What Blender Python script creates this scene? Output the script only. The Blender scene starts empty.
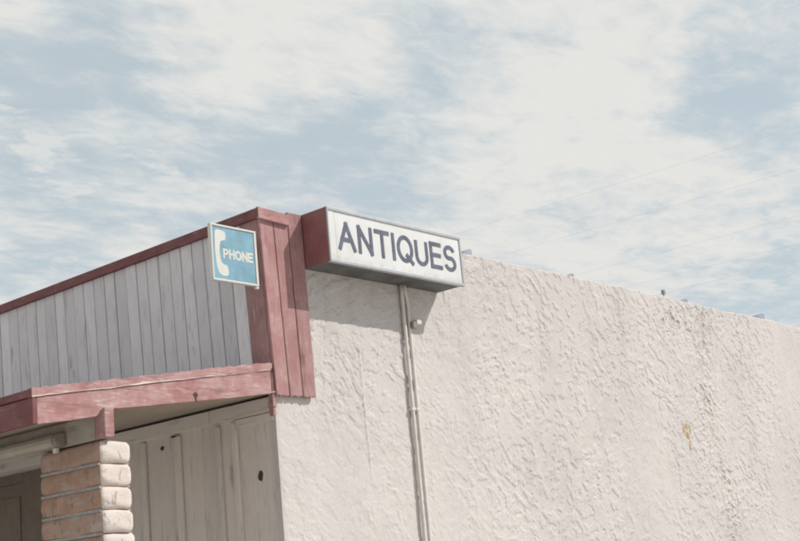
import bpy, bmesh, math, random
import numpy as np
from mathutils import Vector, Matrix

random.seed(7)
rng = np.random.default_rng(11)
SC = bpy.context.scene
COL = SC.collection

# ------------------------------------------------------------------ camera
cam = bpy.data.cameras.new('camera')
cam.sensor_fit = 'HORIZONTAL'
cam.sensor_width = 36.0
cam.lens = 55.33
cam.clip_start = 0.05
cam.clip_end = 5000.0
cam_o = bpy.data.objects.new('camera', cam)
COL.objects.link(cam_o)
R_ = Vector((0.6465, -0.7568, -0.0962)); U_ = Vector((-0.1238, -0.2286, 0.9656)); F_ = Vector((0.7528, 0.6124, 0.2415))
m3 = Matrix((R_, U_, -F_)).transposed()
cam_o.matrix_world = Matrix.Translation((-4.4805, -4.5701, 1.6)) @ m3.normalized().to_4x4()
SC.camera = cam_o

# ------------------------------------------------------------------ sky, sun, exposure
SUN_EL = math.radians(43.5)
SUN_AZ = math.radians(137.5)          # clockwise from +Y
SKY_STRENGTH = 0.1

W = bpy.data.worlds.new('World')
SC.world = W
W.use_nodes = True
wn, wl = W.node_tree.nodes, W.node_tree.links
wn.clear()


def wnode(t, **kw):
    n = wn.new(t)
    for k, v in kw.items():
        setattr(n, k, v)
    return n


def wmath(op, a, b=None, c=None, clamp=False):
    n = wnode('ShaderNodeMath', operation=op, use_clamp=clamp)
    for i, v in enumerate((a, b, c)):
        if v is None:
            continue
        if isinstance(v, (int, float)):
            n.inputs[i].default_value = v
        else:
            wl.new(v, n.inputs[i])
    return n.outputs[0]


out = wnode('ShaderNodeOutputWorld')
bg = wnode('ShaderNodeBackground')
bg.inputs[1].default_value = SKY_STRENGTH
sky = wnode('ShaderNodeTexSky', sky_type='NISHITA', sun_disc=False, sun_elevation=SUN_EL, sun_rotation=SUN_AZ,
            air_density=1.0, dust_density=1.6, ozone_density=1.6, altitude=350.0)
tc = wnode('ShaderNodeTexCoord')
sep = wnode('ShaderNodeSeparateXYZ')
wl.new(tc.outputs['Generated'], sep.inputs[0])
dx, dy, dz = sep.outputs
den = wmath('ADD', wmath('MAXIMUM', dz, 0.0), 0.06)
comb = wnode('ShaderNodeCombineXYZ')
wl.new(wmath('DIVIDE', dx, den), comb.inputs[0])
wl.new(wmath('DIVIDE', dy, den), comb.inputs[1])
# the cloud sheet is drawn out along one wind direction
mp = wnode('ShaderNodeMapping')
mp.inputs['Rotation'].default_value = (0, 0, math.radians(44))
mp.inputs['Scale'].default_value = (0.62, 1.0, 1)
wl.new(comb.outputs[0], mp.inputs[0])


def wnoise(scale, detail, rough, dist=0.0, off=(0, 0, 0), src=None):
    m = wnode('ShaderNodeMapping')
    m.inputs['Location'].default_value = off
    wl.new(src or mp.outputs[0], m.inputs[0])
    n = wnode('ShaderNodeTexNoise', noise_dimensions='2D')
    n.inputs['Scale'].default_value = scale
    n.inputs['Detail'].default_value = detail
    n.inputs['Roughness'].default_value = rough
    n.inputs['Distortion'].default_value = dist
    wl.new(m.outputs[0], n.inputs['Vector'])
    return n.outputs[0]


def wblob(v, r, amp):
    """soft bank of cloud (or gap) round one compass direction and height"""
    v = Vector(v).normalized()
    d = wnode('ShaderNodeVectorMath', operation='DOT_PRODUCT')
    wl.new(tc.outputs['Generated'], d.inputs[0])
    d.inputs[1].default_value = v
    c = math.cos(math.radians(r))
    t = wnode('ShaderNodeMapRange', interpolation_type='SMOOTHSTEP')
    t.inputs[1].default_value = c
    t.inputs[2].default_value = 1.0
    t.inputs[3].default_value = 0.0
    t.inputs[4].default_value = amp
    wl.new(d.outputs['Value'], t.inputs[0])
    return t.outputs[0]


n_big = wnoise(1.1, 3, 0.5, 0.3, (5.7, 3.4, 0))
n_mid = wnoise(4.6, 8, 0.60, 0.2, (1.3, 8.2, 0))
n_fine = wnoise(15.0, 7, 0.62, 0.3, (0.3, 7.7, 0))
dens = wmath('ADD', wmath('MULTIPLY', n_big, 0.28), wmath('MULTIPLY', n_mid, 0.66))
dens = wmath('ADD', dens, wmath('MULTIPLY', n_fine, 0.42))
BLOBS = [  # direction, radius in degrees, amount
    ((0.842, 0.415, 0.346), 11, 0.10), ((0.80, 0.40, 0.44), 12, 0.09), ((0.684, 0.587, 0.433), 4.5, 0.16),
    ((0.60, 0.66, 0.43), 4.5, 0.10), ((0.80, 0.50, 0.28), 8, 0.10), ((0.92, 0.33, 0.22), 6, 0.08),
    ((0.702, 0.634, 0.324), 4.5, -0.10), ((0.876, 0.347, 0.335), 3.8, -0.20), ((0.912, 0.365, 0.188), 3.2, -0.16),
    ((0.56, 0.75, 0.348), 8, -0.06), ((0.76, 0.56, 0.34), 4, -0.03), ((0.56, 0.78, 0.26), 9, 0.06),
]
for b in BLOBS:
    dens = wmath('ADD', dens, wblob(*b))
cr = wnode('ShaderNodeMapRange', interpolation_type='SMOOTHSTEP')
cr.inputs[1].default_value = 0.50
cr.inputs[2].default_value = 0.90
wl.new(dens, cr.inputs[0])
n_puff = wnoise(7.5, 9, 0.60, 0.1, (3.1, 5.9, 0))
n_where = wnoise(1.7, 3, 0.5, 0.2, (9.3, 1.1, 0))
puff = wnode('ShaderNodeMapRange', interpolation_type='SMOOTHSTEP')
puff.inputs[1].default_value = 0.50
puff.inputs[2].default_value = 0.66
wl.new(n_puff, puff.inputs[0])
pmask = wnode('ShaderNodeMapRange', interpolation_type='SMOOTHSTEP')
pmask.inputs[1].default_value = 0.36
pmask.inputs[2].default_value = 0.58
pmask.inputs[4].default_value = 0.75
wl.new(wmath('ADD', n_where, wmath('MULTIPLY', wmath('SUBTRACT', dens, 0.7), 0.35)), pmask.inputs[0])
cover = wmath('MAXIMUM', cr.outputs[0], wmath('MULTIPLY', puff.outputs[0], pmask.outputs[0]))
veil = wnode('ShaderNodeMapRange')          # thin high veil everywhere, thicker where the clouds are
veil.inputs[3].default_value = 0.77
veil.inputs[4].default_value = 1.0
wl.new(cover, veil.inputs[0])
cloud_c = wnode('ShaderNodeMix', data_type='RGBA')
cloud_c.inputs[6].default_value = (5.95, 6.8, 7.1, 1)     # thin grey-blue veil
cloud_c.inputs[7].default_value = (7.85, 7.8, 7.55, 1)      # sunlit cloud
wl.new(cover, cloud_c.inputs[0])
mixc = wnode('ShaderNodeMix', data_type='RGBA')
wl.new(veil.outputs[0], mixc.inputs[0])
wl.new(sky.outputs[0], mixc.inputs[6])
wl.new(cloud_c.outputs[2], mixc.inputs[7])
# below the horizon the sky is not seen
wl.new(mixc.outputs[2], bg.inputs[0])
wl.new(bg.outputs[0], out.inputs[0])

sun = bpy.data.lights.new('sun', 'SUN')
sun.energy = 4.2
sun.angle = math.radians(0.55)
sun.color = (1.0, 0.97, 0.92)
sun_o = bpy.data.objects.new('sun', sun)
COL.objects.link(sun_o)
sdir = Vector((math.cos(SUN_EL) * math.sin(SUN_AZ), math.cos(SUN_EL) * math.cos(SUN_AZ), math.sin(SUN_EL)))
sun_o.rotation_euler = sdir.to_track_quat('Z', 'Y').to_euler()
sun_o.location = sdir * 30

SC.view_settings.view_transform = 'Standard'
SC.view_settings.look = 'None'
SC.view_settings.exposure = 0.0
SC.view_settings.gamma = 1.0
SC.view_settings.use_curve_mapping = False
SC.render.engine = 'CYCLES'
SC.cycles.use_denoising = True
SC.cycles.max_bounces = 8
SC.cycles.filter_width = 2.0


# ------------------------------------------------------------------ material helpers
class NT:
    def __init__(self, name, rough=0.85, spec=0.3):
        self.m = bpy.data.materials.new(name)
        self.m.use_nodes = True
        self.n, self.l = self.m.node_tree.nodes, self.m.node_tree.links
        self.b = self.n['Principled BSDF']
        self.b.inputs['Roughness'].default_value = rough
        self.b.inputs['Specular IOR Level'].default_value = spec
        self.tc = self.n.new('ShaderNodeTexCoord')
        self.pos = self.tc.outputs['Object']

    def put(self, sock, v):
        if isinstance(v, (int, float)):
            sock.default_value = v
        elif isinstance(v, tuple):
            sock.default_value = v if len(v) != 3 or sock.type != 'RGBA' else (*v, 1)
        else:
            self.l.new(v, sock)

    def map(self, scale=(1, 1, 1), loc=(0, 0, 0), rot=(0, 0, 0), src=None):
        n = self.n.new('ShaderNodeMapping')
        n.inputs['Scale'].default_value = scale
        n.inputs['Location'].default_value = loc
        n.inputs['Rotation'].default_value = rot
        self.l.new(src or self.pos, n.inputs[0])
        return n.outputs[0]

    def noise(self, vec, scale=1.0, detail=4, rough=0.55, dist=0.0):
        n = self.n.new('ShaderNodeTexNoise')
        for k, v in (('Scale', scale), ('Detail', detail), ('Roughness', rough), ('Distortion', dist)):
            n.inputs[k].default_value = v
        self.l.new(vec, n.inputs['Vector'])
        return n.outputs[0]

    def ramp(self, v, a, b, lo=0.0, hi=1.0, smooth=True):
        n = self.n.new('ShaderNodeMapRange')
        n.interpolation_type = 'SMOOTHSTEP' if smooth else 'LINEAR'
        for i, x in ((1, a), (2, b), (3, lo), (4, hi)):
            n.inputs[i].default_value = x
        self.put(n.inputs[0], v)
        return n.outputs[0]

    def math(self, op, a, b=None, c=None):
        n = self.n.new('ShaderNodeMath')
        n.operation = op
        for i, v in enumerate((a, b, c)):
            if v is not None:
                self.put(n.inputs[i], v)
        return n.outputs[0]

    def mix(self, f, a, b, blend='MIX'):
        n = self.n.new('ShaderNodeMix')
        n.data_type = 'RGBA'
        n.blend_type = blend
        self.put(n.inputs[0], f)
        self.put(n.inputs[6], a)
        self.put(n.inputs[7], b)
        return n.outputs[2]

    def xyz(self, src=None):
        n = self.n.new('ShaderNodeSeparateXYZ')
        self.l.new(src or self.pos, n.inputs[0])
        return n.outputs

    def rand(self):
        n = self.n.new('ShaderNodeAttribute')
        n.attribute_name = 'plank'
        return n.outputs['Fac']

    def bump(self, h, dist=0.003, strength=1.0, prev=None):
        n = self.n.new('ShaderNodeBump')
        n.inputs['Distance'].default_value = dist
        n.inputs['Strength'].default_value = strength
        self.l.new(h, n.inputs['Height'])
        if prev is not None:
            self.l.new(prev, n.inputs['Normal'])
        return n.outputs[0]

    def done(self, color, normal=None, rough=None):
        self.put(self.b.inputs['Base Color'], color)
        if normal is not None:
            self.l.new(normal, self.b.inputs['Normal'])
        if rough is not None:
            self.put(self.b.inputs['Roughness'], rough)
        return self.m


def painted_wood(name, paint, worn, under, grain='z', wear=0.5, spread=0.10, rough=0.8, knots=True):
    """old sun-bleached paint over sawn boards; grain runs along one axis, each plank a little different"""
    t = NT(name, rough)
    sc = {'z': (9, 9, 0.9), 'x': (0.9, 9, 9), 'y': (9, 0.9, 9)}[grain]
    pl = t.rand()
    off = t.n.new('ShaderNodeCombineXYZ')
    t.put(off.inputs[0], t.math('MULTIPLY', pl, 7.0))
    t.put(off.inputs[1], t.math('MULTIPLY', pl, 13.0))
    t.put(off.inputs[2], t.math('MULTIPLY', pl, 5.0))
    add = t.n.new('ShaderNodeVectorMath')
    t.l.new(t.pos, add.inputs[0])
    t.l.new(off.outputs[0], add.inputs[1])
    p = add.outputs[0]
    g1 = t.noise(t.map(sc, src=p), 15.0, 6, 0.64, 0.3)       # fibres
    g2 = t.noise(t.map(sc, src=p), 4.5, 6, 0.65, 0.4)        # streaks
    bl = t.noise(p, 7.5, 6, 0.65)                             # blotches
    c = t.mix(t.ramp(bl, 0.3, 0.75), paint, worn)
    c = t.mix(t.math('MULTIPLY', t.ramp(g2, 0.50, 0.66), 0.5 * wear + 0.15), c, worn)
    scr = t.math('MULTIPLY', t.ramp(g1, 0.54, 0.66), t.ramp(bl, 0.40, 0.60))
    drk = t.math('MULTIPLY', t.ramp(t.noise(t.map(sc, loc=(3, 5, 7), src=p), 5.0, 6, 0.66, 0.5), 0.53, 0.68), 0.55)
    c = t.mix(drk, c, (paint[0] * 0.62, paint[1] * 0.6, paint[2] * 0.6))
    c = t.mix(t.math('MULTIPLY', scr, wear), c, under)
    if knots:
        v = t.n.new('ShaderNodeTexVoronoi')
        v.inputs['Scale'].default_value = 1.0
        ks = {'z': (6, 6, 2.2), 'x': (2.2, 6, 6), 'y': (6, 2.2, 6)}[grain]
        w = t.n.new('ShaderNodeVectorMath')
        w.operation = 'ADD'
        t.l.new(t.map(ks, src=p), w.inputs[0])
        nn = t.n.new('ShaderNodeTexNoise')
        nn.inputs['Scale'].default_value = 14.0
        t.l.new(p, nn.inputs['Vector'])
        sc_ = t.n.new('ShaderNodeVectorMath')
        sc_.operation = 'SCALE'
        sc_.inputs[3].default_value = 0.22
        t.l.new(nn.outputs['Color'], sc_.inputs[0])
        t.l.new(sc_.outputs[0], w.inputs[1])
        t.l.new(w.outputs[0], v.inputs['Vector'])
        k = t.ramp(v.outputs['Distance'], 0.06, 0.17, 1.0, 0.0)
        c = t.mix(t.math('MULTIPLY', k, 0.5), c, (paint[0] * 0.42, paint[1] * 0.4, paint[2] * 0.4))
    br = t.math('ADD', t.math('MULTIPLY', pl, spread * 2), 1.0 - spread)
    mul = t.n.new('ShaderNodeVectorMath')
    mul.operation = 'SCALE'
    t.l.new(c, mul.inputs[0])
    t.l.new(br, mul.inputs[3])
    h = t.math('ADD', t.math('MULTIPLY', g1, 0.7), t.math('MULTIPLY', scr, -0.5))
    return t.done(mul.outputs[0], t.bump(h, 0.0022, 0.8))


def plain(name, col, rough=0.6, metal=0.0, vary=0.12, scale=14.0, bump=0.0006):
    t = NT(name, rough)
    n = t.noise(t.pos, scale, 5, 0.6)
    c = t.mix(t.ramp(n, 0.3, 0.7), tuple(x * (1 - vary) for x in col), tuple(min(1, x * (1 + vary)) for x in col))
    t.b.inputs['Metallic'].default_value = metal
    return t.done(c, t.bump(n, bump))


def stucco_material():
    t = NT('stucco', 0.95, 0.15)
    warp = t.n.new('ShaderNodeTexNoise')
    warp.inputs['Scale'].default_value = 5.0
    warp.inputs['Detail'].default_value = 3
    t.l.new(t.pos, warp.inputs['Vector'])
    ws = t.n.new('ShaderNodeVectorMath')
    ws.operation = 'SCALE'
    ws.inputs[3].default_value = 0.10
    t.l.new(warp.outputs['Color'], ws.inputs[0])
    ad = t.n.new('ShaderNodeVectorMath')
    t.l.new(t.pos, ad.inputs[0])
    t.l.new(ws.outputs[0], ad.inputs[1])
    p = ad.outputs[0]
    # the trowelled relief itself is modelled; here only the sandy grain
    a = t.noise(t.map((1.0, 1, 1.45), src=p), 8.0, 5, 0.60, 0.5)
    f = t.noise(t.pos, 95.0, 6, 0.7)
    f2 = t.noise(t.pos, 28.0, 5, 0.65, 0.3)
    nrm = t.bump(t.math('ADD', f, t.math('MULTIPLY', f2, 1.6)), 0.0030, 0.8)
    x, y, z = t.xyz()
    # colour: warm off-white, rosier and greyer in patches, with faint streaks of run-off from the coping
    blot = t.noise(t.map((0.8, 1, 0.5)), 1.6, 5, 0.6)
    c = t.mix(t.ramp(blot, 0.34, 0.66), (0.555, 0.514, 0.492), (0.500, 0.461, 0.450))
    c = t.mix(t.math('MULTIPLY', t.ramp(t.noise(t.pos, 7.0, 5, 0.65), 0.45, 0.75), 0.30), c, (0.58, 0.565, 0.55))
    strk = t.ramp(t.noise(t.map((5.0, 1, 0.22)), 1.0, 4, 0.55), 0.54, 0.72)
    fall = t.ramp(z, 1.9, 3.6)
    c = t.mix(t.math('MULTIPLY', t.math('MULTIPLY', strk, fall), 0.42), c, (0.40, 0.365, 0.345))
    # grime caught in the lower hollows of the texture
    pit = t.math('MULTIPLY', t.ramp(a, 0.40, 0.47, 1.0, 0.0), t.ramp(t.noise(t.map((1, 1, 0.6), loc=(8, 0, 0)), 3.2, 3), 0.45, 0.65))
    c = t.mix(t.math('MULTIPLY', pit, 0.22), c, (0.34, 0.30, 0.28))
    # rust-yellow stain with a drip, far along the wall
    wob = t.math('MULTIPLY', t.math('SUBTRACT', t.noise(t.pos, 26.0, 3), 0.5), 0.045)
    st = None
    for ox, oz, rr, sq in ((-0.055, 0.020, 0.024, 0.8), (0.0, 0.050, 0.020, 0.6), (0.045, 0.018, 0.026, 0.7), (-0.012, -0.028, 0.032, 0.9), (0.008, -0.105, 0.018, 0.5)):
        d_ = t.math('SQRT', t.math('ADD', t.math('POWER', t.math('SUBTRACT', x, 4.545 + ox), 2.0), t.math('POWER', t.math('MULTIPLY', t.math('SUBTRACT', z, 2.50 + oz), sq), 2.0)))
        q_ = t.ramp(t.math('ADD', d_, wob), rr * 0.55, rr * 1.25, 1.0, 0.0)
        st = q_ if st is None else t.math('MAXIMUM', st, q_)
    ga = t.n.new('ShaderNodeAttribute')
    ga.attribute_name = 'grime'
    c = t.mix(t.math('MULTIPLY', ga.outputs['Fac'], 0.5), c, (0.30, 0.235, 0.21))
    c = t.mix(t.math('MULTIPLY', st, 0.85), c, (0.34, 0.22, 0.075))
    return t.done(c, nrm)


def slump_material():
    t = NT('slump_block', 0.95, 0.15)
    pl = t.rand()
    n1 = t.noise(t.pos, 9.0, 5, 0.6)
    n2 = t.noise(t.pos, 60.0, 5, 0.65)
    n3 = t.noise(t.map((2.2, 2.2, 5)), 4.0, 4, 0.6, 0.4)
    c = t.mix(t.ramp(n1, 0.3, 0.7), (0.325, 0.198, 0.138), (0.40, 0.262, 0.195))
    c = t.mix(t.math('MULTIPLY', t.ramp(pl, 0.2, 0.9), 0.45), c, (0.36, 0.265, 0.23))
    c = t.mix(t.math('MULTIPLY', t.ramp(n3, 0.52, 0.72), 0.55), c, (0.42, 0.37, 0.35))
    h = t.math('ADD', t.math('MULTIPLY', n1, 1.0), t.math('MULTIPLY', n2, 0.35))
    # block faces turned to -y are mixed towards cream
    g = t.n.new('ShaderNodeNewGeometry')
    s = t.xyz(g.outputs['True Normal'])
    cream_y = t.ramp(t.math('ADD', t.math('MULTIPLY', s[1], -1.0), t.math('MULTIPLY', t.math('SUBTRACT', n1, 0.5), 0.25)), 0.30, 0.5)
    c = t.mix(t.math('MULTIPLY', cream_y, 0.9), c, (0.61, 0.54, 0.50))
    crk = t.noise(t.map((1, 1, 0.5)), 24.0, 5, 0.7, 0.6)
    c = t.mix(t.math('MULTIPLY', t.ramp(crk, 0.58, 0.68), 0.5), c, (0.25, 0.19, 0.16))
    h = t.math('ADD', h, t.math('MULTIPLY', t.noise(t.pos, 150.0, 3, 0.7), 0.4))
    h = t.math('ADD', h, t.math('MULTIPLY', t.ramp(crk, 0.58, 0.68), -0.6))
    return t.done(c, t.bump(h, 0.006, 0.9))


def aged_acrylic():
    t = NT('milk_white_acrylic', 0.38)
    a_ = t.noise(t.pos, 3.0, 5, 0.6)
    st = t.noise(t.map((9, 1, 0.8)), 2.0, 5, 0.6)
    x, y, z = t.xyz()
    c = t.mix(t.ramp(a_, 0.35, 0.7), (0.64, 0.645, 0.66), (0.59, 0.585, 0.575))
    c = t.mix(t.math('MULTIPLY', t.ramp(st, 0.52, 0.75), 0.35), c, (0.48, 0.45, 0.40))
    low = t.math('MULTIPLY', t.ramp(z, 0.012, 0.06, 1.0, 0.0), t.ramp(t.noise(t.map((5, 1, 2)), 4.0, 4, 0.6), 0.35, 0.65))
    c = t.mix(t.math('MULTIPLY', low, 0.5), c, (0.40, 0.36, 0.31))
    return t.done(c, t.bump(a_, 0.002))


def concrete_ground():
    t = NT('parking_lot', 0.95, 0.2)
    a = t.noise(t.pos, 0.35, 5, 0.6)
    b = t.noise(t.pos, 30.0, 5, 0.7)
    c = t.mix(t.ramp(a, 0.3, 0.7), (0.47, 0.445, 0.41), (0.55, 0.525, 0.485))
    c = t.mix(t.math('MULTIPLY', t.ramp(b, 0.4, 0.7), 0.3), c, (0.36, 0.34, 0.31))
    return t.done(c, t.bump(b, 0.006))


M = {}
M['stucco'] = stucco_material()
M['red_v'] = painted_wood('red_paint_upright', (0.288, 0.143, 0.142), (0.37, 0.220, 0.215), (0.48, 0.34, 0.32), 'z', 0.85, 0.09)
M['red_x'] = painted_wood('red_paint_raking', (0.305, 0.142, 0.138), (0.44, 0.285, 0.275), (0.58, 0.45, 0.425), 'x', 1.0, 0.06)
M['red_y'] = painted_wood('red_paint_level', (0.160, 0.062, 0.062), (0.20, 0.088, 0.088), (0.44, 0.29, 0.27), 'y', 0.5, 0.05)  # red darkened for eave and cap: shade of the front put into the colour
M['red_metal'] = painted_wood('red_sheet_metal', (0.215, 0.083, 0.082), (0.25, 0.110, 0.105), (0.40, 0.24, 0.22), 'z', 0.3, 0.04, 0.6, False)
M['maroon'] = plain('dark_maroon_paint', (0.13, 0.034, 0.036), 0.7)
M['grey_board'] = painted_wood('grey_paint_boards', (0.57, 0.53, 0.55), (0.63, 0.59, 0.605), (0.70, 0.665, 0.66), 'z', 0.9, 0.11)
M['gap'] = plain('shadow_gap_felt', (0.06, 0.045, 0.045), 0.95)
M['tan_wall'] = painted_wood('tan_paint_boards', (0.595, 0.540, 0.500), (0.65, 0.595, 0.555), (0.70, 0.655, 0.615), 'z', 0.45, 0.07)
M['tan_trim'] = painted_wood('tan_paint_trim', (0.61, 0.555, 0.515), (0.66, 0.605, 0.565), (0.71, 0.665, 0.625), 'y', 0.5, 0.06)
M['brown_door'] = painted_wood('brown_paint_door', (0.17, 0.13, 0.108), (0.20, 0.16, 0.135), (0.26, 0.22, 0.19), 'z', 0.4, 0.05, 0.7, False)  # dark brown stands in for the shade inside the porch
M['soffit'] = painted_wood('brown_soffit_ply', (0.32, 0.265, 0.215), (0.37, 0.31, 0.26), (0.44, 0.38, 0.33), 'y', 0.5, 0.05, 0.85, False)
M['girder'] = painted_wood('bare_girder_wood', (0.33, 0.285, 0.245), (0.40, 0.36, 0.32), (0.56, 0.53, 0.49), 'y', 1.0, 0.05)
M['worn_edge'] = painted_wood('bleached_edge_wood', (0.62, 0.50, 0.47), (0.72, 0.63, 0.60), (0.76, 0.70, 0.68), 'x', 0.8, 0.05, 0.85, False)
M['mortar'] = plain('grey_mortar', (0.30, 0.28, 0.265), 0.95, 0, 0.15, 40, 0.002)
M['slump'] = slump_material()
M['roofing'] = plain('bleached_roofing', (0.30, 0.28, 0.26), 0.95, 0, 0.2, 8, 0.003)
M['galv'] = plain('grey_sheet_metal', (0.30, 0.33, 0.38), 0.5, 0.4)
M['pipe'] = plain('painted_pipe', (0.60, 0.555, 0.52), 0.7, 0, 0.08, 9)
M['box_grey'] = plain('dull_grey_box', (0.24, 0.22, 0.21), 0.7)
M['frame_metal'] = plain('lavender_grey_metal', (0.40, 0.40, 0.42), 0.45, 0.25, 0.08)
M['under_metal'] = plain('dirty_grey_metal', (0.115, 0.112, 0.11), 0.7, 0.1, 0.3, 6)
M['sign_white'] = aged_acrylic()
M['sign_plain'] = plain('milk_white_acrylic', (0.66, 0.655, 0.645), 0.35, 0, 0.05, 5, 0.0002)
M['ink'] = plain('slate_blue_lettering', (0.105, 0.112, 0.155), 0.5, 0, 0.2, 30)
M['phone_blue'] = plain('faded_blue_enamel', (0.175, 0.315, 0.395), 0.45, 0, 0.16, 9, 0.0002)
M['phone_white'] = plain('cream_white_enamel', (0.56, 0.55, 0.515), 0.45, 0, 0.05, 12, 0.0002)
M['lamp_tan'] = plain('tan_enamel_lamp', (0.36, 0.315, 0.265), 0.5, 0, 0.12, 9)
M['lamp_end'] = plain('brown_enamel', (0.24, 0.205, 0.17), 0.6)
M['lamp_lens'] = plain('milky_lens', (0.60, 0.56, 0.48), 0.35, 0, 0.08)
M['wire'] = plain('weathered_wire', (0.52, 0.53, 0.55), 0.5)
M['hole'] = plain('dark_hole', (0.07, 0.05, 0.042), 0.95)
M['ground'] = concrete_ground()


# ------------------------------------------------------------------ mesh helpers
class MB:
    """collects shapes; build() links them as one mesh object"""

    def __init__(self):
        self.bm = bmesh.new()
        self.lay = self.bm.faces.layers.float.new('plank')

    def face(self, vs, rnd=None, mi=0):
        try:
            f = self.bm.faces.new(vs)
        except ValueError:
            return None
        f[self.lay] = random.random() if rnd is None else rnd
        f.material_index = mi
        return f

    def hexa(self, p, rnd=None, mi=0):
        """8 corners: 4 of one side in order, then the 4 opposite"""
        rnd = random.random() if rnd is None else rnd
        v = [self.bm.verts.new(q) for q in p]
        for q in ((3, 2, 1, 0), (4, 5, 6, 7), (0, 1, 5, 4), (1, 2, 6, 5), (2, 3, 7, 6), (3, 0, 4, 7)):
            self.face([v[i] for i in q], rnd, mi)
        return v

    def box(self, x0, x1, y0, y1, z0, z1, rnd=None, mi=0):
        return self.hexa([(x0, y0, z0), (x1, y0, z0), (x1, y1, z0), (x0, y1, z0),
                          (x0, y0, z1), (x1, y0, z1), (x1, y1, z1), (x0, y1, z1)], rnd, mi)

    def prism(self, pts, depth, rnd=None, mi=0):
        """closed outline of 3-D points, pushed along the vector depth"""
        rnd = random.random() if rnd is None else rnd
        d = Vector(depth)
        a = [self.bm.verts.new(q) for q in pts]
        b = [self.bm.verts.new(Vector(q) + d) for q in pts]
        self.face(a[::-1], rnd, mi)
        self.face(b, rnd, mi)
        n = len(a)
        for i in range(n):
            self.face([a[i], a[(i + 1) % n], b[(i + 1) % n], b[i]], rnd, mi)

    def tube(self, pts, r, seg=10, mi=0, caps=True):
        pts = [Vector(p) for p in pts]
        rings = []
        rnd = random.random()
        for i, p in enumerate(pts):
            t = (pts[min(i + 1, len(pts) - 1)] - pts[max(i - 1, 0)]).normalized()
            a = Vector((0, 0, 1)) if abs(t.z) < 0.9 else Vector((0, 1, 0))
            u = t.cross(a).normalized()
            v = t.cross(u)
            rr = r[i] if isinstance(r, (list, tuple)) else r
            rings.append([self.bm.verts.new(p + (u * math.cos(k * math.tau / seg) + v * math.sin(k * math.tau / seg)) * rr) for k in range(seg)])
        for a, b in zip(rings, rings[1:]):
            for k in range(seg):
                f = self.face([a[k], a[(k + 1) % seg], b[(k + 1) % seg], b[k]], rnd, mi)
                if f:
                    f.smooth = True
        if caps:
            self.face(rings[0], rnd, mi)
            self.face(rings[-1][::-1], rnd, mi)

    def build(self, name, mats, parent=None, loc=None, bevel=0.0, seg=2, label=None):
        bm = self.bm
        bmesh.ops.recalc_face_normals(bm, faces=bm.faces[:])
        off = Vector((0, 0, 0))
        if parent is not None:
            off = WORLD_LOC[parent.name]
        elif loc is not None:
            off = Vector(loc)
        if off.length:
            bmesh.ops.translate(bm, verts=bm.verts[:], vec=-off)
        me = bpy.data.meshes.new(name)
        bm.to_mesh(me)
        bm.free()
        for m in (mats if isinstance(mats, (list, tuple)) else [mats]):
            me.materials.append(m)
        o = bpy.data.objects.new(name, me)
        COL.objects.link(o)
        if parent is not None:
            o.parent = parent
        elif loc is not None:
            o.location = loc
        WORLD_LOC[o.name] = off
        if bevel:
            b = o.modifiers.new('bevel', 'BEVEL')
            b.width = bevel
            b.segments = seg
            b.limit_method = 'ANGLE'
            b.angle_limit = math.radians(40)
        if label:
            o['label'] = label
        return o


WORLD_LOC = {}


def tag(o, label, cat, group=None):
    o['label'] = label
    o['category'] = cat
    if group:
        o['group'] = group
    return o


def empty(name, loc, label, cat, group=None):
    o = bpy.data.objects.new(name, None)
    COL.objects.link(o)
    o.location = loc
    o.empty_display_size = 0.2
    WORLD_LOC[o.name] = Vector(loc)
    return tag(o, label, cat, group)


# upright sans capitals as centre lines on a cell (width, list of strokes); y runs 0..1
def arc(cx, cy, rx, ry, a0, a1, n=20):
    return [(cx + rx * math.cos(math.radians(a0 + (a1 - a0) * k / n)), cy + ry * math.sin(math.radians(a0 + (a1 - a0) * k / n))) for k in range(n + 1)]


GLYPH = {
    'A': (0.80, [[(0.0, 0), (0.40, 1)], [(0.80, 0), (0.40, 1)], [(0.15, 0.36), (0.65, 0.36)]]),
    'N': (0.66, [[(0, 0), (0, 1)], [(0, 1), (0.66, 0)], [(0.66, 0), (0.66, 1)]]),
    'T': (0.70, [[(0, 1), (0.70, 1)], [(0.35, 1), (0.35, 0)]]),
    'I': (0.0, [[(0, 0), (0, 1)]]),
    'Q': (0.80, [arc(0.40, 0.5, 0.40, 0.5, 90, 450, 40), [(0.50, 0.22), (0.80, -0.06)]]),
    'U': (0.64, [[(0, 1), (0, 0.32)] + arc(0.32, 0.32, 0.32, 0.32, 180, 360, 20) + [(0.64, 1)]]),
    'E': (0.58, [[(0.58, 1), (0, 1)], [(0, 1), (0, 0)], [(0, 0), (0.58, 0)], [(0, 0.52), (0.52, 0.52)]]),
    'S': (0.62, [arc(0.31, 0.745, 0.285, 0.255, 15, 250, 22) + arc(0.31, 0.265, 0.31, 0.265, 72, -165, 24)]),
    'P': (0.60, [[(0, 0), (0, 1)], [(0, 1), (0.32, 1)] + arc(0.32, 0.73, 0.27, 0.27, 88, -88, 16) + [(0, 0.46)]]),
    'H': (0.66, [[(0, 0), (0, 1)], [(0.66, 0), (0.66, 1)], [(0, 0.52), (0.66, 0.52)]]),
    'O': (0.78, [arc(0.39, 0.5, 0.39, 0.5, 90, 450, 40)]),
}


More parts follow.
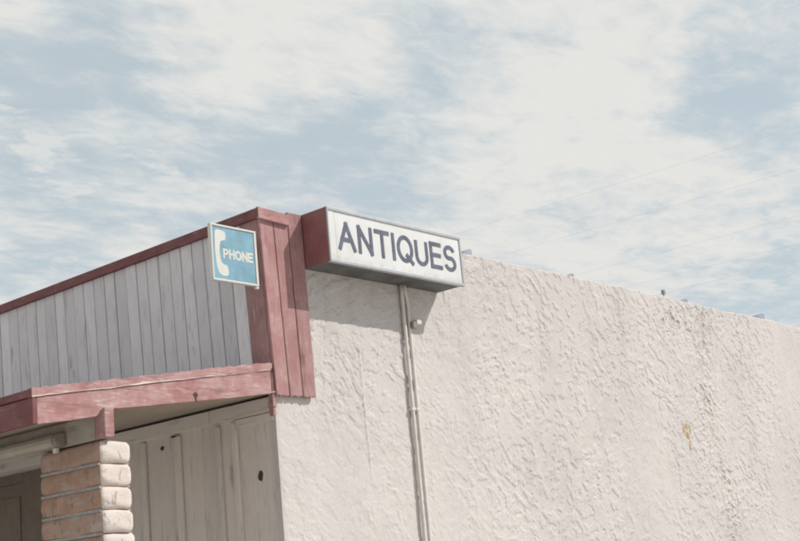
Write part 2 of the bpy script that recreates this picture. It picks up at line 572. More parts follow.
def letters(name, word, mat, parent, x0, y, z0, width, height, sw, depth, gap=0.30):
    """raised lettering in even strokes on a plane of constant y, facing -y"""
    b = MB()
    tot = sum(GLYPH[c][0] for c in word) + gap * (len(word) - 1)
    hx = (width - sw) / tot
    hz = height - sw
    cx_ = x0 + sw / 2
    for c in word:
        w, strokes = GLYPH[c]
        for si, st in enumerate(strokes):
            q = [Vector((cx_ + px_ * hx, 0, z0 + sw / 2 + pz_ * hz)) for px_, pz_ in st]
            closed = (q[0] - q[-1]).length < 1e-6
            # square ends
            if not closed:
                q[0] = q[0] + (q[0] - q[1]).normalized() * sw * (0.5 if len(st) == 2 else 0.0)
                q[-1] = q[-1] + (q[-1] - q[-2]).normalized() * sw * (0.5 if len(st) == 2 else 0.0)
            lft, rgt = [], []
            for k_, p in enumerate(q):
                if closed:
                    t = q[(k_ + 1) % (len(q) - 1)] - q[(k_ - 1) % (len(q) - 1)]
                else:
                    t = q[min(k_ + 1, len(q) - 1)] - q[max(k_ - 1, 0)]
                t.normalize()
                nrm = Vector((-t.z, 0, t.x)) * sw / 2
                lft.append(p + nrm)
                rgt.append(p - nrm)
            dy = y - si * 0.0001
            for k_ in range(len(q) - 1):
                a_ = [(v.x, dy, v.z) for v in (lft[k_], lft[k_ + 1], rgt[k_ + 1], rgt[k_])]
                b.hexa(a_ + [(v[0], dy + depth, v[2]) for v in a_], 0.5)
        cx_ += (w + gap) * hx
    return b.build(name, mat, parent)


# value noise for modelled relief
def vnoise(x, y, seed):
    r = np.random.default_rng(seed)
    tab = r.random((256, 256))
    xi = np.floor(x).astype(int)
    yi = np.floor(y).astype(int)
    fx, fy = x - xi, y - yi
    fx = fx * fx * (3 - 2 * fx)
    fy = fy * fy * (3 - 2 * fy)
    g = lambda i, j: tab[i % 256, j % 256]
    return (g(xi, yi) * (1 - fx) + g(xi + 1, yi) * fx) * (1 - fy) + (g(xi, yi + 1) * (1 - fx) + g(xi + 1, yi + 1) * fx) * fy


def fbm(x, y, seed, o=4):
    s, a, t = 0, 1.0, 0
    for k in range(o):
        s = s + a * vnoise(x * 2 ** k, y * 2 ** k, seed + k)
        t += a
        a *= 0.55
    return s / t


# ------------------------------------------------------------------ ground
g = MB()
v = [g.bm.verts.new(p) for p in ((-900, -900, 0), (900, -900, 0), (900, 900, 0), (-900, 900, 0))]
g.face(v)
go = g.build('ground', M['ground'])
go['kind'] = 'structure'
go['label'] = 'pale worn concrete lot around the building'

# ------------------------------------------------------------------ building
B = empty('shop_building', (0, 0, 0), 'stucco shop building with grey board parapet and red trimmed porch', 'building')
RELIEF = 0.0046
XE, YE, TOP = 14.0, 11.0, 3.605      # extents of the block and height of the stucco wall

# stucco side wall, with modelled relief
xs = np.concatenate([np.arange(0.0, 8.0, 0.0055), np.linspace(8.0, XE, 150)])
zs = np.concatenate([np.linspace(0, 1.0, 9), np.arange(1.0, TOP - 0.004, 0.0055)[1:], [TOP - 0.004]])
X, Z = np.meshgrid(xs, zs)


def sstep(v_, a_, b_):
    q_ = np.clip((v_ - a_) / (b_ - a_), 0, 1)
    return q_ * q_ * (3 - 2 * q_)


# the trowel was swung in arcs: the drag direction wanders over the wall
ang = (fbm(X * 1.1, Z * 1.1, 91, 2) - 0.5) * 3.4 - 0.55
wx = X + 0.05 * (fbm(X * 6, Z * 6, 3, 3) - .5)
wz = Z + 0.05 * (fbm(X * 6 + 9, Z * 6, 5, 3) - .5)
base_a = -0.75
U1 = wx * math.cos(base_a) + wz * math.sin(base_a)
V1 = -wx * math.sin(base_a) + wz * math.cos(base_a)
U2 = wx * math.cos(0.55) + wz * math.sin(0.55)
V2 = -wx * math.sin(0.55) + wz * math.cos(0.55)
sel = sstep(fbm(X * 3.6, Z * 3.6, 95, 3), 0.42, 0.58)
n1 = fbm(U1 * 14, V1 * 25, 21, 4)
n2_ = fbm(U2 * 15, V2 * 27, 121, 4)
pa = n1 * sel + n2_ * (1 - sel)
amt = sstep(fbm(X * 1.3, Z * 0.9, 41, 3), 0.34, 0.60) * 0.70 + 0.30
pa = pa + (fbm(X * 1.9, Z * 1.6, 301, 3) - 0.56) * 0.34
lump = sstep(pa, 0.50, 0.565)                        # skips of plaster left by the trowel
ridge = np.clip(1 - np.abs(fbm(U1 * 8 + 40, V1 * 14, 151, 4) - 0.5) / 0.045, 0, 1) * sstep(fbm(X * 3.5, Z * 3.5, 161, 2), 0.46, 0.6)
tiny = sstep(fbm(wx * 34, wz * 40, 77, 3), 0.52, 0.66)
band = np.exp(-((X - 5.05 - 0.10 * np.sin(Z * 4)) / 0.17) ** 2) + 0.6 * np.exp(-((X - 5.9 - 0.1 * np.sin(Z * 3 + 1)) / 0.12) ** 2) * sstep(Z, 2.6, 3.4)
rough = np.exp(-((X - 4.62) / 0.40) ** 2 - ((Z - 3.44) / 0.14) ** 2)
h = (RELIEF * lump * amt + 0.0030 * ridge + 0.0019 * tiny * (0.25 + amt) * sstep(fbm(X * 2.8, Z * 2.8, 311, 2), 0.40, 0.62) + 0.004 * fbm(X * 2.2, Z * 2.2, 51, 3)
     + 0.0048 * np.exp(-((X - 0.700 + 0.018 * (Z - 2.4)) / 0.008) ** 2) * sstep(Z, 2.1, 2.3) * sstep(-Z, -2.95, -2.85)      # a cable plastered over
     + (band * 0.8 + rough) * (0.0055 * sstep(n2_, 0.46, 0.56) + 0.003 * tiny))
Zw = Z + np.where(Z > TOP - 0.05, (fbm(X * 5, X * 0 + 1, 61, 4) - 0.5) * 0.028 + (fbm(X * 0.7, X * 0 + 4, 66, 2) - .5) * 0.02, 0)
NXv, NZv = len(xs), len(zs)
h *= np.clip(X / 0.02, 0, 1)
P = np.stack([X, -h, Zw], -1).reshape(-1, 3)
base = NXv * (NZv - 1)
# coping roll and the back of the parapet
crest = P[base:].copy()
rows = [P]
for (dy_, dz_) in ((0.02, 0.012), (0.07, 0.018), (0.16, 0.012), (0.20, -0.01), (0.20, -0.35)):
    c = crest.copy()
    c[:, 1] = dy_
    c[:, 2] += dz_ + (rng.random(NXv) - .5) * 0.004
    rows.append(c)
V = np.concatenate(rows)
nr = NZv + 5
ii, jj = np.meshgrid(np.arange(NXv - 1), np.arange(nr - 1))
a = (jj * NXv + ii).ravel()
F = np.stack([a, a + 1, a + 1 + NXv, a + NXv], -1)
# the thin return at the corner
nv = len(V)
edge = V[np.arange(nr) * NXv].copy()
ed2 = edge.copy()
ed2[:, 1] = np.maximum(ed2[:, 1], 0.036)
ed2[:, 0] = 0.0
V = np.concatenate([V, ed2, edge])
k = np.arange(NZv - 1)
F = np.concatenate([F, np.stack([nv + k, nv + nr + k, nv + nr + k + 1, nv + k + 1], -1)])
me = bpy.data.meshes.new('stucco_wall')
me.vertices.add(len(V)); me.vertices.foreach_set('co', V.ravel())
me.loops.add(F.size); me.loops.foreach_set('vertex_index', F.ravel().astype(np.int32))
me.polygons.add(len(F))
me.polygons.foreach_set('loop_start', (np.arange(len(F)) * 4).astype(np.int32))
me.polygons.foreach_set('use_smooth', np.ones(len(F), bool))
me.update(calc_edges=True)
me.validate()
gr_ = np.zeros(len(V), np.float32)
dirt = (1 - lump) * sstep(fbm(X * 26, Z * 30, 201, 3), 0.46, 0.62)
dirt = dirt * np.clip(0.22 * sstep(fbm(X * 2.4, Z * 1.5, 211, 3), 0.42, 0.62) + 0.6 * (band + rough) + 0.25 * sstep(Z, 3.2, 3.6) * sstep(fbm(X * 4, Z * 0.7, 221, 3), 0.45, 0.6), 0, 1)
gr_[:X.size] = dirt.ravel()
at = me.attributes.new('grime', 'FLOAT', 'POINT')
at.data.foreach_set('value', gr_)
me.materials.append(M['stucco'])
so = bpy.data.objects.new('stucco_wall', me)
COL.objects.link(so)
so.parent = B

# the other walls and the roof
b = MB()
b.box(XE - 0.2, XE, 0.20, YE, 0, TOP - 0.02)
b.box(0.05, XE - 0.2, YE - 0.2, YE, 0, TOP - 0.02)
b.build('rear_wall', M['stucco'], B)
b = MB()
b.box(0.16, XE - 0.2, 0.2, YE - 0.2, 3.12, 3.26)
b.build('roof', M['roofing'], B)

# ---- sheet metal tabs along the coping
for i, (x, hh, ln) in enumerate(((1.905, 0.052, 0.13), (3.17, 0.044, 0.11), (4.955, 0.046, 0.13), (6.46, 0.070, 0.22))):
    b = MB()
    z = TOP + 0.008
    b.prism([(x - ln * .5, 0.05, z - 0.01), (x + ln * .5, 0.05, z - 0.01), (x + ln * .5, 0.05, z + hh), (x + ln * .32, 0.05, z + hh * 1.02), (x - ln * .2, 0.05, z + hh * .45)], (0, 0.09, 0))
    b.build('flashing_tab', M['galv'], B)
b = MB()
b.tube([(4.60, 0.05, TOP), (4.605, 0.05, TOP + 0.06)], 0.004, 6)
b.box(4.59, 4.622, 0.04, 0.062, TOP + 0.05, TOP + 0.085)
b.build('roof_stub', M['box_grey'], B)

# ---- board wall under the porch (plane x = 0), planks upright
b = MB()
y = 0.035
edges = [0.035, 0.31, 0.445, 0.60, 0.785, 1.09, 1.40]
while edges[-1] < 8.9:
    edges.append(edges[-1] + random.choice((0.14, 0.15, 0.19)))
for y0, y1 in zip(edges, edges[1:]):
    d = random.uniform(0, 0.004)
    b.box(0.012 - d, 0.05, y0 + 0.0006, y1 - 0.0006, 0.0, 2.62)
b.box(0.03, 0.12, 0.06, 8.9, 0, 3.5, 0.5)
wall = b.build('board_wall', M['tan_wall'], B, bevel=0.0015, seg=1)
for y0, w_ in ((0.303, 0.036), (0.437, 0.030), (0.768, 0.048), (1.075, 0.040), (1.50, 0.045), (1.90, 0.045), (2.70, 0.045), (3.2, 0.05)):
    b = MB()
    b.box(-0.010, 0.010, y0, y0 + w_, 0.0, 2.488 + random.uniform(-.006, .002))
    b.build('batten', M['tan_wall'], wall, bevel=0.003, seg=1)
b = MB()
b.box(-0.014, 0.014, 0.012, 0.50, 2.503, 2.580, .3)
b.box(-0.014, 0.014, 0.503, 3.3, 2.501, 2.579, .6)
b.build('head_board', M['tan_trim'], wall, bevel=0.002, seg=1)
b = MB()
b.box(-0.009, 0.013, 0.012, 0.300, 2.458, 2.499, .7)
b.build('head_trim', M['tan_trim'], wall, bevel=0.002, seg=1)
b = MB()
b.box(-0.003, 0.013, 0.012, 3.3, 2.581, 2.592, .2)  # dark strip painted in as the shadow line under the soffit
b.build('head_groove', M['gap'], wall)


dr = MB()  # guessed leaf and frame, added to darken the shaded end of the porch
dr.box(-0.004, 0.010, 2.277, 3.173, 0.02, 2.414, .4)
added_door = dr.build('door', M['brown_door'], B, bevel=0.002, label='dark brown door behind the block column')
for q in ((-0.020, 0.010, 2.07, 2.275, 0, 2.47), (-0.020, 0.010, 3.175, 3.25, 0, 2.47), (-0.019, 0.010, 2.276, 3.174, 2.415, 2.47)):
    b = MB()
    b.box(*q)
    b.build('door_frame', M['brown_door'], added_door, bevel=0.003)
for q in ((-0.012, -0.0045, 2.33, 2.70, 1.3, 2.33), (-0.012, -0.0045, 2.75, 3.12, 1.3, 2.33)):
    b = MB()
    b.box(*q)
    b.build('door_panel', M['brown_door'], added_door, bevel=0.0015)


def ragged_spot(name, c, axis, ry, rz, parent, n=17):
    b = MB()
    pts = []
    for k in range(n):
        t = k * math.tau / n
        f = random.uniform(0.72, 1.1)
        u, w = math.cos(t) * ry * f, math.sin(t) * rz * f
        pts.append((c[0], c[1] + u, c[2] + w) if axis == 'x' else (c[0] + u, c[1], c[2] + w))
    b.prism(pts, (0.004, 0, 0) if axis == 'x' else (0, 0.004, 0))
    return b.build(name, M['hole'], parent)


ragged_spot('knot_hole', (0.0065, 0.150, 2.185), 'x', 0.018, 0.030, wall)
ragged_spot('knot_hole', (0.0065, 0.935, 2.437), 'x', 0.017, 0.012, wall)
ragged_spot('knot_hole', (-0.012, 0.812, 2.485), 'x', 0.022, 0.008, wall)

# ---- parapet of grey boards above the porch: leans out a little towards the top
def px(z, off=0.0):
    return -0.014 - 0.036 * (z - 2.6) - off


b = MB()
b.hexa([(px(2.6, -.03), 0.0, 2.6), (px(2.6, -.012), 0.0, 2.6), (px(2.6, -.012), 9.0, 2.6), (px(2.6, -.03), 9.0, 2.6),
        (px(3.56, -.03), 0.0, 3.56), (px(3.56, -.012), 0.0, 3.56), (px(3.56, -.012), 9.0, 3.56), (px(3.56, -.03), 9.0, 3.56)], mi=1)
y = 0.118
while y < 8.9:
    w_ = random.choice((0.097, 0.101, 0.105))
    d = random.uniform(0.0, 0.004)
    z0 = 2.66 + random.uniform(-.01, .01)
    j = random.uniform(-0.0015, 0.0015)
    y0, y1 = y + 0.003 + j, y + w_ - 0.003
    b.hexa([(px(z0, d), y0, z0), (px(z0, -.012), y0, z0), (px(z0, -.012), y1, z0), (px(z0, d), y1, z0),
            (px(3.556, d), y0, 3.556), (px(3.556, -.012), y0, 3.556), (px(3.556, -.012), y1, 3.556), (px(3.556, d), y1, 3.556)])
    y += w_
parapet = b.build('parapet_siding', [M['grey_board'], M['gap']], B, bevel=0.0025, seg=1)

# red corner board on the front face
b = MB()
b.hexa([(px(2.64, .006), -0.014, 2.64), (px(2.64, -.012), -0.014, 2.64), (px(2.64, -.012), 0.1145, 2.64), (px(2.64, .006), 0.1145, 2.64),
        (px(3.535, .006), -0.014, 3.535), (px(3.535, -.012), -0.014, 3.535), (px(3.535, -.012), 0.1145, 3.535), (px(3.535, .006), 0.1145, 3.535)])
b.build('corner_board', M['red_v'], B, bevel=0.003)

# three red boards on the side face
tops = [-0.054, 0.0145, 0.172, 0.276]
tops = [-0.054, 0.052, 0.164, 0.276]
bots = [-0.014, 0.083, 0.183, 0.284]
b = MB()
b.box(0.0, 0.27, -0.012, 0.0, 2.60, 3.55)
b.build('backing_felt', M['gap'], B)
for i in range(3):
    b = MB()
    zt = 3.545 if i < 2 else 3.602
    n = 9
    x0b, x1b, x0t, x1t = bots[i] + 0.003, bots[i + 1] - 0.003, tops[i] + 0.003, tops[i + 1] - 0.003
    bot = []
    for k in range(n + 1):          # chewed bottom edge
        f = k / n
        bot.append((x0b + (x1b - x0b) * f, -0.034, 2.577 + random.uniform(-.005, .006)))
    top = [(x1t, -0.034, zt), (x0t, -0.034, zt)]
    b.prism(bot + top, (0, 0.02, 0))
    b.build('side_board', M['red_v'], B, bevel=0.003)

# red cap along the parapet, returned round the corner
b = MB()
b.box(-0.072, -0.002, -0.052, 9.0, 3.530, 3.586, .35)
b.build('cap_board', M['red_y'], B, bevel=0.003)
b = MB()
b.hexa([(-0.0715, -0.053, 3.528), (0.157, -0.053, 3.518), (0.157, -0.035, 3.518), (-0.0715, -0.035, 3.528),
        (-0.0715, -0.053, 3.590), (0.157, -0.053, 3.580), (0.157, -0.035, 3.580), (-0.0715, -0.035, 3.590)], .8)
b.build('cap_return', M['red_x'], B, bevel=0.002)
b = MB()
b.box(-0.002, 0.27, -0.033, 0.02, 3.556, 3.580, .4)
b.build('cap_filler', M['red_y'], B)

# ---- porch: shed canopy sloping down from the parapet
def zt(x):      # top of the rake board
    return 2.743 + (x + 0.071) * (0.210 / 1.422)


XO, YP = -1.490, 6.0
canopy = empty('porch_canopy', (0, 0, 0), 'porch roof', 'x')
del canopy['category'], canopy['label']
canopy.parent = B
# deck
b = MB()
b.prism([(-0.03, -0.03, zt(-0.03) - 0.004), (XO + 0.02, -0.03, zt(XO + 0.02) - 0.004), (XO + 0.02, -0.03, zt(XO + 0.02) - 0.03), (-0.03, -0.03, zt(-0.03) - 0.03)], (0, YP, 0))
b.build('roof_deck', M['roofing'], canopy)
# rake board with its wavy, rotted lower edge
rb = [(-1.466, 2.381), (-1.30, 2.402), (-1.171, 2.421), (-1.125, 2.440), (-1.08, 2.459), (-0.956, 2.472), (-0.85, 2.484), (-0.747, 2.497), (-0.65, 2.508), (-0.554, 2.519), (-0.3, 2.551), (-0.074, 2.581)]
b = MB()
outl = [(x, -0.060, z + random.uniform(-.0015, .0015)) for x, z in rb] + [(-0.073, -0.060, zt(-0.073) - 0.04), (-1.466, -0.060, zt(-1.466) - 0.04)]
b.prism(outl, (0, 0.03, 0), .5)
rake = b.build('rake_board', M['red_x'], canopy, bevel=0.002)
b = MB()
n = 60
up = []
for k in range(n + 1):
    x = -1.492 + (1.492 - 0.071) * k / n
    up.append((x, -0.064, zt(x) + random.uniform(-.004, .0035)))
lo = [(x, -0.064, zt(x) - 0.0385) for x in (-0.071, -1.492)]
b.prism(up + lo, (0, 0.034, 0), .55)
b.build('rake_moulding', M['red_x'], canopy, bevel=0.0015)
b = MB()
n = 70
for k in range(n):
    xa = -1.492 + (1.492 - 0.0725) * k / n
    xb = -1.492 + (1.492 - 0.0725) * (k + 1) / n
    if k == 0:
        ha, ua = 0.006, 0.0
    hb, ub = min(0.0085, max(0.0012, ha + random.uniform(-.0028, .0028))), min(.002, max(-.002, ua + random.uniform(-.0012, .0012)))
    za, zb = zt(xa) - 0.0395 + ua, zt(xb) - 0.0395 + ub
    b.hexa([(xa, -0.0662, za), (xb, -0.0662, zb), (xb, -0.0662, zb + hb), (xa, -0.0662, za + ha),
            (xa, -0.0641, za), (xb, -0.0641, zb), (xb, -0.0641, zb + hb), (xa, -0.0641, za + ha)], .5)
    ha, ua = hb, ub
b.build('worn_strip', M['worn_edge'], canopy, label='bleached pale strip along the red rake')
# knot and runs on the rake
ragged_spot('knot_hole', (-0.585, -0.0625, 2.547), 'y', 0.016, 0.012, rake)
b = MB()
b.prism([(-0.592, -0.0622, 2.545), (-0.586, -0.0622, 2.512), (-0.580, -0.0622, 2.51), (-0.578, -0.0622, 2.545)], (0, 0.002, 0))
b.build('stain_run', M['maroon'], rake)
# eave board
b = MB()
b.box(XO, XO + 0.025, -0.063, YP, 2.380, 2.4925, .3)
eave = b.build('eave_board', M['red_y'], canopy, bevel=0.002)
b = MB()
b.box(XO - 0.006, XO + 0.02, -0.058, YP, 2.496, 2.530, .7)
b.build('eave_moulding', M['red_y'], canopy, bevel=0.002)
# soffit
b = MB()
ys = [-0.03, 1.2, 2.42, 3.64, YP]
for y0, y1 in zip(ys, ys[1:]):
    b.hexa([(-0.016, y0 + .002, 2.593), (XO + 0.026, y0 + .002, 2.400), (XO + 0.026, y1 - .002, 2.400), (-0.016, y1 - .002, 2.593),
            (-0.016, y0 + .002, 2.601), (XO + 0.026, y0 + .002, 2.408), (XO + 0.026, y1 - .002, 2.408), (-0.016, y1 - .002, 2.601)])
b.build('soffit', M['soffit'], canopy)
# girder on the column, its end painted red and standing proud of the rake
b = MB()
b.box(-1.138, -1.088, -0.008, YP, 2.325, 2.436)
gir = b.build('girder', M['girder'], canopy, bevel=0.003)
b = MB()
b.hexa([(-1.139, -0.086, 2.327), (-1.087, -0.086, 2.331), (-1.087, -0.0085, 2.325), (-1.139, -0.0085, 2.325),
        (-1.139, -0.086, 2.462), (-1.087, -0.086, 2.464), (-1.087, -0.0085, 2.440), (-1.139, -0.0085, 2.440)])
b.build('girder_end', M['red_x'], gir, bevel=0.004)
# little red stop where the rake meets the corner
b = MB()
b.box(-0.030, -0.012, -0.020, 0.012, 2.475, 2.700)
b.box(-0.036, -0.010, -0.026, 0.014, 2.520, 2.545)
b.build('corner_stop', M['red_v'], B, bevel=0.002)

# ---- slump block column
col_e = empty('block_column', (-1.065, 0.15, 0), '', '')
del col_e['category'], col_e['label']
col_e.parent = B
PX0, PX1, PY0, PY1 = -1.150, -0.979, -0.060, 0.402
pitch = 0.1013
z = 2.315
courses = MB()
bmc = courses.bm
lay = courses.lay


def slump(x0, x1, y0, y1, z0, z1, rnd):
    """a sagged adobe-like block: a soft box with bulging sides and a little sway"""
    nx, ny, nz = 8, 14, 8
    cx_, cy_, cz_ = (x0 + x1) / 2, (y0 + y1) / 2, (z0 + z1) / 2
    hx, hy, hz = (x1 - x0) / 2, (y1 - y0) / 2, (z1 - z0) / 2
    seed = random.random() * 50
    vs = {}

    def vert(i, j, k):
        key = (i, j, k)
        if key in vs:
            return vs[key]
        a_, b_, c_ = 2 * i / nx - 1, 2 * j / ny - 1, 2 * k / nz - 1
        bulge = 0.004 * (1 - abs(c_) ** 3) - 0.002
        edge_r = 0.006 * (max(0, abs(c_) - 0.6) / 0.4) ** 2
        X_ = cx_ + a_ * (hx + bulge - edge_r)
        Y_ = cy_ + b_ * (hy + bulge - edge_r)
        s = math.sin(seed + 14 * (X_ * 1.7 + Y_) + 3 * c_) * 0.0024 + math.sin(seed * 3 + 47 * X_ + 31 * Y_ + 7 * c_) * 0.0016
        Z_ = cz_ + c_ * hz + s * 0.8
        # corners of the plan rounded
        if abs(a_) > .99 and abs(b_) > .99:
            X_ -= a_ * 0.005
            Y_ -= b_ * 0.005
        vs[key] = bmc.verts.new((X_ + s, Y_ + s, Z_))
        return vs[key]

    def quad(*k):
        f = bmc.faces.new([vert(*q) for q in k])
        f[lay] = rnd
        f.smooth = True
    for i in range(nx):
        for j in range(ny):
            quad((i, j, 0), (i, j + 1, 0), (i + 1, j + 1, 0), (i + 1, j, 0))
            quad((i, j, nz), (i + 1, j, nz), (i + 1, j + 1, nz), (i, j + 1, nz))
    for i in range(nx):
        for k in range(nz):
            quad((i, 0, k), (i + 1, 0, k), (i + 1, 0, k + 1), (i, 0, k + 1))
            quad((i, ny, k), (i, ny, k + 1), (i + 1, ny, k + 1), (i + 1, ny, k))
    for j in range(ny):
        for k in range(nz):
            quad((0, j, k), (0, j, k + 1), (0, j + 1, k + 1), (0, j + 1, k))
            quad((nx, j, k), (nx, j + 1, k), (nx, j + 1, k + 1), (nx, j, k + 1))


i = 0
while z > 0.03:
    z1 = z
    z0 = max(0.0, z - pitch + 0.0045)
    jx = random.uniform(-.004, .004)
    slump(PX0 + jx, PX1 + jx + random.uniform(-.003, .003), PY0 + random.uniform(-.004, .004), PY1, z0, z1, random.random())
    z -= pitch
    i += 1
co_ = courses.build('block_courses', M['slump'], col_e)
b = MB()
for k_ in range(1, 23):
    zc = 2.315 - pitch * k_ + 0.002
    b.hexa([(PX0 - 0.001, PY0 + 0.015, zc - 0.0065), (PX1 - 0.006, PY0 + 0.015, zc - 0.0045), (PX1 - 0.006, PY1 - 0.006, zc - 0.0045), (PX0 - 0.001, PY1 - 0.006, zc - 0.0065),
            (PX0 - 0.001, PY0 + 0.015, zc + 0.0065), (PX1 - 0.006, PY0 + 0.015, zc + 0.0045), (PX1 - 0.006, PY1 - 0.006, zc + 0.0045), (PX0 - 0.001, PY1 - 0.006, zc + 0.0065)])
b.build('mortar', M['mortar'], col_e)

# ------------------------------------------------------------------ ANTIQUES box sign
SX0, SX1, SY, SZ0, SZ1 = 0.286, 1.486, -0.215, 3.296, 3.606
S = empty('box_sign', (SX0, 0, SZ0), 'long box sign reading ANTIQUES, white face and red end, on the stucco wall', 'sign')
b = MB()
b.box(SX0 + 0.004, SX1 - 0.004, SY + 0.022, -0.004, SZ0 + 0.004, SZ1 - 0.004)
b.build('case', M['under_metal'], S, bevel=0.003)
# red end: panel with lighter edge pieces and a dark slot
b = MB()
b.box(SX0 - 0.004, SX0 + 0.003, SY + 0.004, -0.002, SZ0 + 0.002, SZ1 - 0.001)
b.build('end_panel', M['red_metal'], S, bevel=0.002)
b = MB()
fr = 0.016
yb, yf = SY + 0.022, SY - 0.006
b.box(SX0, SX1, yf, yb, SZ1 - fr, SZ1 + 0.002, .3)
b.box(SX0, SX1, yf, yb, SZ0 - 0.002, SZ0 + fr, .3)
b.box(SX0, SX0 + 0.010, yf + .0008, yb - .001, SZ0 + fr, SZ1 - fr, .3)
b.box(SX1 - fr, SX1, yf + .0008, yb - .001, SZ0 + fr, SZ1 - fr, .3)
b.build('frame', M['frame_metal'], S, bevel=0.002)
b = MB()
b.box(SX0 + 0.0105, SX0 + 0.060, SY, SY + 0.016, SZ0 + fr, SZ1 - fr)
b.box(SX0 + 0.063, SX1 - fr - 0.0005, SY + 0.001, SY + 0.016, SZ0 + fr, SZ1 - fr)
b.build('face_panel', M['sign_white'], S)
letters('lettering', 'ANTIQUES', M['ink'], S, 0.364, SY - 0.002, 3.373, 1.058, 0.166, 0.0245, 0.003)

# ------------------------------------------------------------------ PHONE flag sign
PH = empty('phone_sign', (-0.05, -0.02, 3.152), 'square blue sign reading PHONE with a white handset, on the red corner', 'sign')
ax0, ax1, az0, az1, ay = -0.391, -0.073, 3.154, 3.456, -0.020
b = MB()
b.box(ax0 + .004, ax1 - .004, ay, ay + 0.016, az0 + .004, az1 - .004)
b.build('panel', M['phone_blue'], PH)
b = MB()
w_ = 0.0105
b.box(ax0, ax1, ay - 0.005, ay + 0.020, az1 - w_, az1)
b.box(ax0, ax1, ay - 0.005, ay + 0.020, az0, az0 + w_)
b.box(ax0, ax0 + w_, ay - 0.0045, ay + 0.0195, az0 + w_, az1 - w_)
b.box(ax1 - 0.016, ax1, ay - 0.0045, ay + 0.0195, az0 + w_, az1 - w_)
b.build('border', M['phone_white'], PH, bevel=0.002)
b = MB()
b.box(ax1 - 0.019, ax1 - 0.001, ay - 0.002, ay + 0.017, az0 - 0.014, az0 - 0.0005)
b.build('lower_lug', M['phone_white'], PH, bevel=0.002)
b = MB()
b.box(ax1 - 0.035, -0.03, ay + 0.0205, ay + 0.045, az0 + 0.03, az1 - 0.03)
b.build('mounting_bracket', M['box_grey'], PH, bevel=0.002)
# handset silhouette: two cups facing the lettering, a curved grip
hs = [(0.10, 0.88), (0.14, 0.905), (0.24, 0.905), (0.315, 0.885), (0.325, 0.80), (0.31, 0.735), (0.24, 0.72), (0.205, 0.70),
      (0.185, 0.62), (0.178, 0.52), (0.185, 0.42), (0.205, 0.335), (0.25, 0.30), (0.32, 0.29), (0.345, 0.22), (0.345, 0.13), (0.29, 0.095),
      (0.20, 0.10), (0.145, 0.14), (0.105, 0.24), (0.085, 0.38), (0.078, 0.52), (0.082, 0.68), (0.088, 0.80)]
b = MB()
b.prism([(ax0 + u * (ax1 - ax0), ay - 0.0008, az0 + v_ * (az1 - az0)) for u, v_ in hs], (0, 0.0006, 0))
b.build('handset_emblem', M['phone_white'], PH)
letters('lettering', 'PHONE', M['phone_white'], PH, ax0 + 0.25 * 0.318, ay - 0.0008, az0 + 0.41 * 0.302, 0.209, 0.053, 0.0115, 0.0006)

# ------------------------------------------------------------------ conduits and cable on the stucco
def conduit(name, x0, x1, r, top, label, elbow=None):
    o = empty(name, (x0, -0.02, 0), label, 'conduit', 'conduits below the box sign')
    yy = -0.006 - r - 0.004
    pts = [(x0, yy, 0.02), (x0 + (x1 - x0) * .5, yy, 1.6), (x1, yy, top - 0.10)]
    if elbow:
        pts += [(x1 - 0.004, yy, top - 0.05), (x1 - 0.018, yy - 0.004, top - 0.01), (x1 - 0.022, yy - 0.004, top + 0.045)]
    else:
        pts += [(x1, yy, top - 0.02), (x1, yy, top + 0.03)]
    b = MB()
    b.tube(pts, r, 12)
    b.build('pipe', M['pipe'], o)
    for zz in (0.5, 1.5, 2.55):
        b = MB()
        t_ = (zz / top)
        xx = x0 + (x1 - x0) * min(1, t_)
        b.box(xx - r - 0.006, xx + r + 0.006, yy - r - 0.0015, -0.002, zz - 0.008, zz + 0.008)
        b.build('strap', M['pipe'], o, bevel=0.002)
    return o


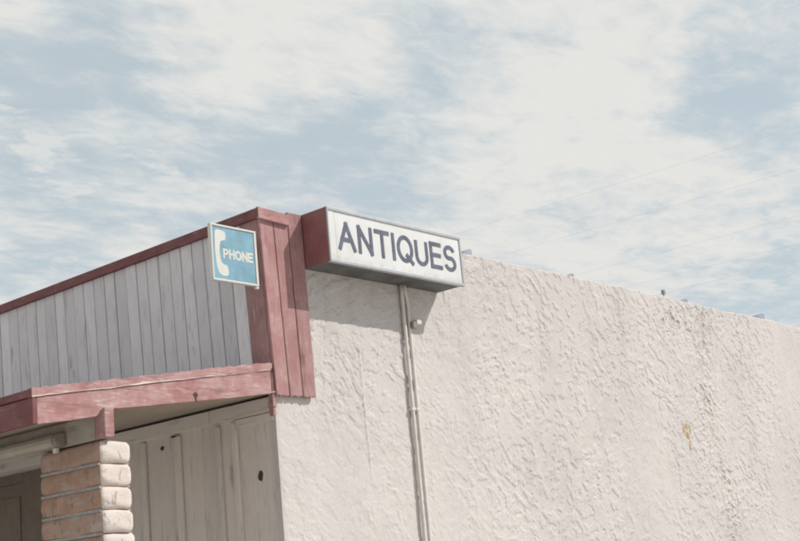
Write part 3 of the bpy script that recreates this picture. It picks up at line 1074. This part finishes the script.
conduit('conduit', 1.082, 1.105, 0.0115, 3.27, 'left one of the two painted conduits, running straight up to the box sign')
c2 = conduit('conduit', 1.122, 1.150, 0.0115, 3.27, 'right one of the two painted conduits, with a small box near its top', True)
b = MB()
b.box(1.142, 1.176, -0.058, -0.024, 3.035, 3.075)
b.build('fitting', M['box_grey'], c2, bevel=0.004)
b = MB()
b.box(1.178, 1.222, -0.060, -0.020, 3.062, 3.092)
b.build('fitting_lid', M['pipe'], c2, bevel=0.004)
# ------------------------------------------------------------------ strip lamp under the porch
L = empty('strip_lamp', (-1.17, 0.95, 2.32), 'tan strip lamp fixed along the girder behind the block column', 'lamp')
b = MB()
prof = [(-1.1395, 2.330), (-1.165, 2.326), (-1.190, 2.330), (-1.203, 2.348), (-1.203, 2.366), (-1.192, 2.384), (-1.165, 2.392), (-1.1395, 2.392)]
b.prism([(x, 0.235, z_) for x, z_ in prof], (0, 1.25, 0))
b.build('housing', M['lamp_tan'], L, bevel=0.003)
b = MB()
b.prism([(-1.1400 + (x + 1.1395) * 1.01, 0.205, 2.36 + (z_ - 2.36) * 1.01) for x, z_ in prof], (0, 0.028, 0))
b.build('end_cap', M['lamp_end'], L, bevel=0.008)
b = MB()
b.prism([(-1.1400 + (x + 1.1395) * 1.06, 1.487, 2.36 + (z_ - 2.36) * 1.08) for x, z_ in prof], (0, 0.028, 0))
b.build('end_cap', M['lamp_end'], L, bevel=0.008)
b = MB()
b.box(-1.176, -1.156, 0.235, 0.262, 2.302, 2.3255)
b.build('bracket', M['lamp_lens'], L, bevel=0.003)

# ------------------------------------------------------------------ overhead wires far behind
WI = [(9.97, 'topmost of the five overhead wires, faint against the clouds'),
      (9.08, 'second overhead wire from the top, faint against the clouds'),
      (8.10, 'middle one of the five overhead wires, faintest of all'),
      (7.52, 'second overhead wire from the bottom, just above the lowest one'),
      (7.18, 'lowest of the five overhead wires, close above the stucco coping')]
for z_, lab in WI:
    b = MB()
    pts = []
    for k in range(61):
        y = -50 + 100 * k / 60
        yy = (y - 5) / 55
        pts.append((20.0, y, z_ - 0.02 + 0.35 * yy * yy))
    b.tube(pts, 0.0017, 6)
    o = b.build('overhead_wire', M['wire'], None, (20.0, 0, z_))
    tag(o, lab, 'wire', 'overhead wires')
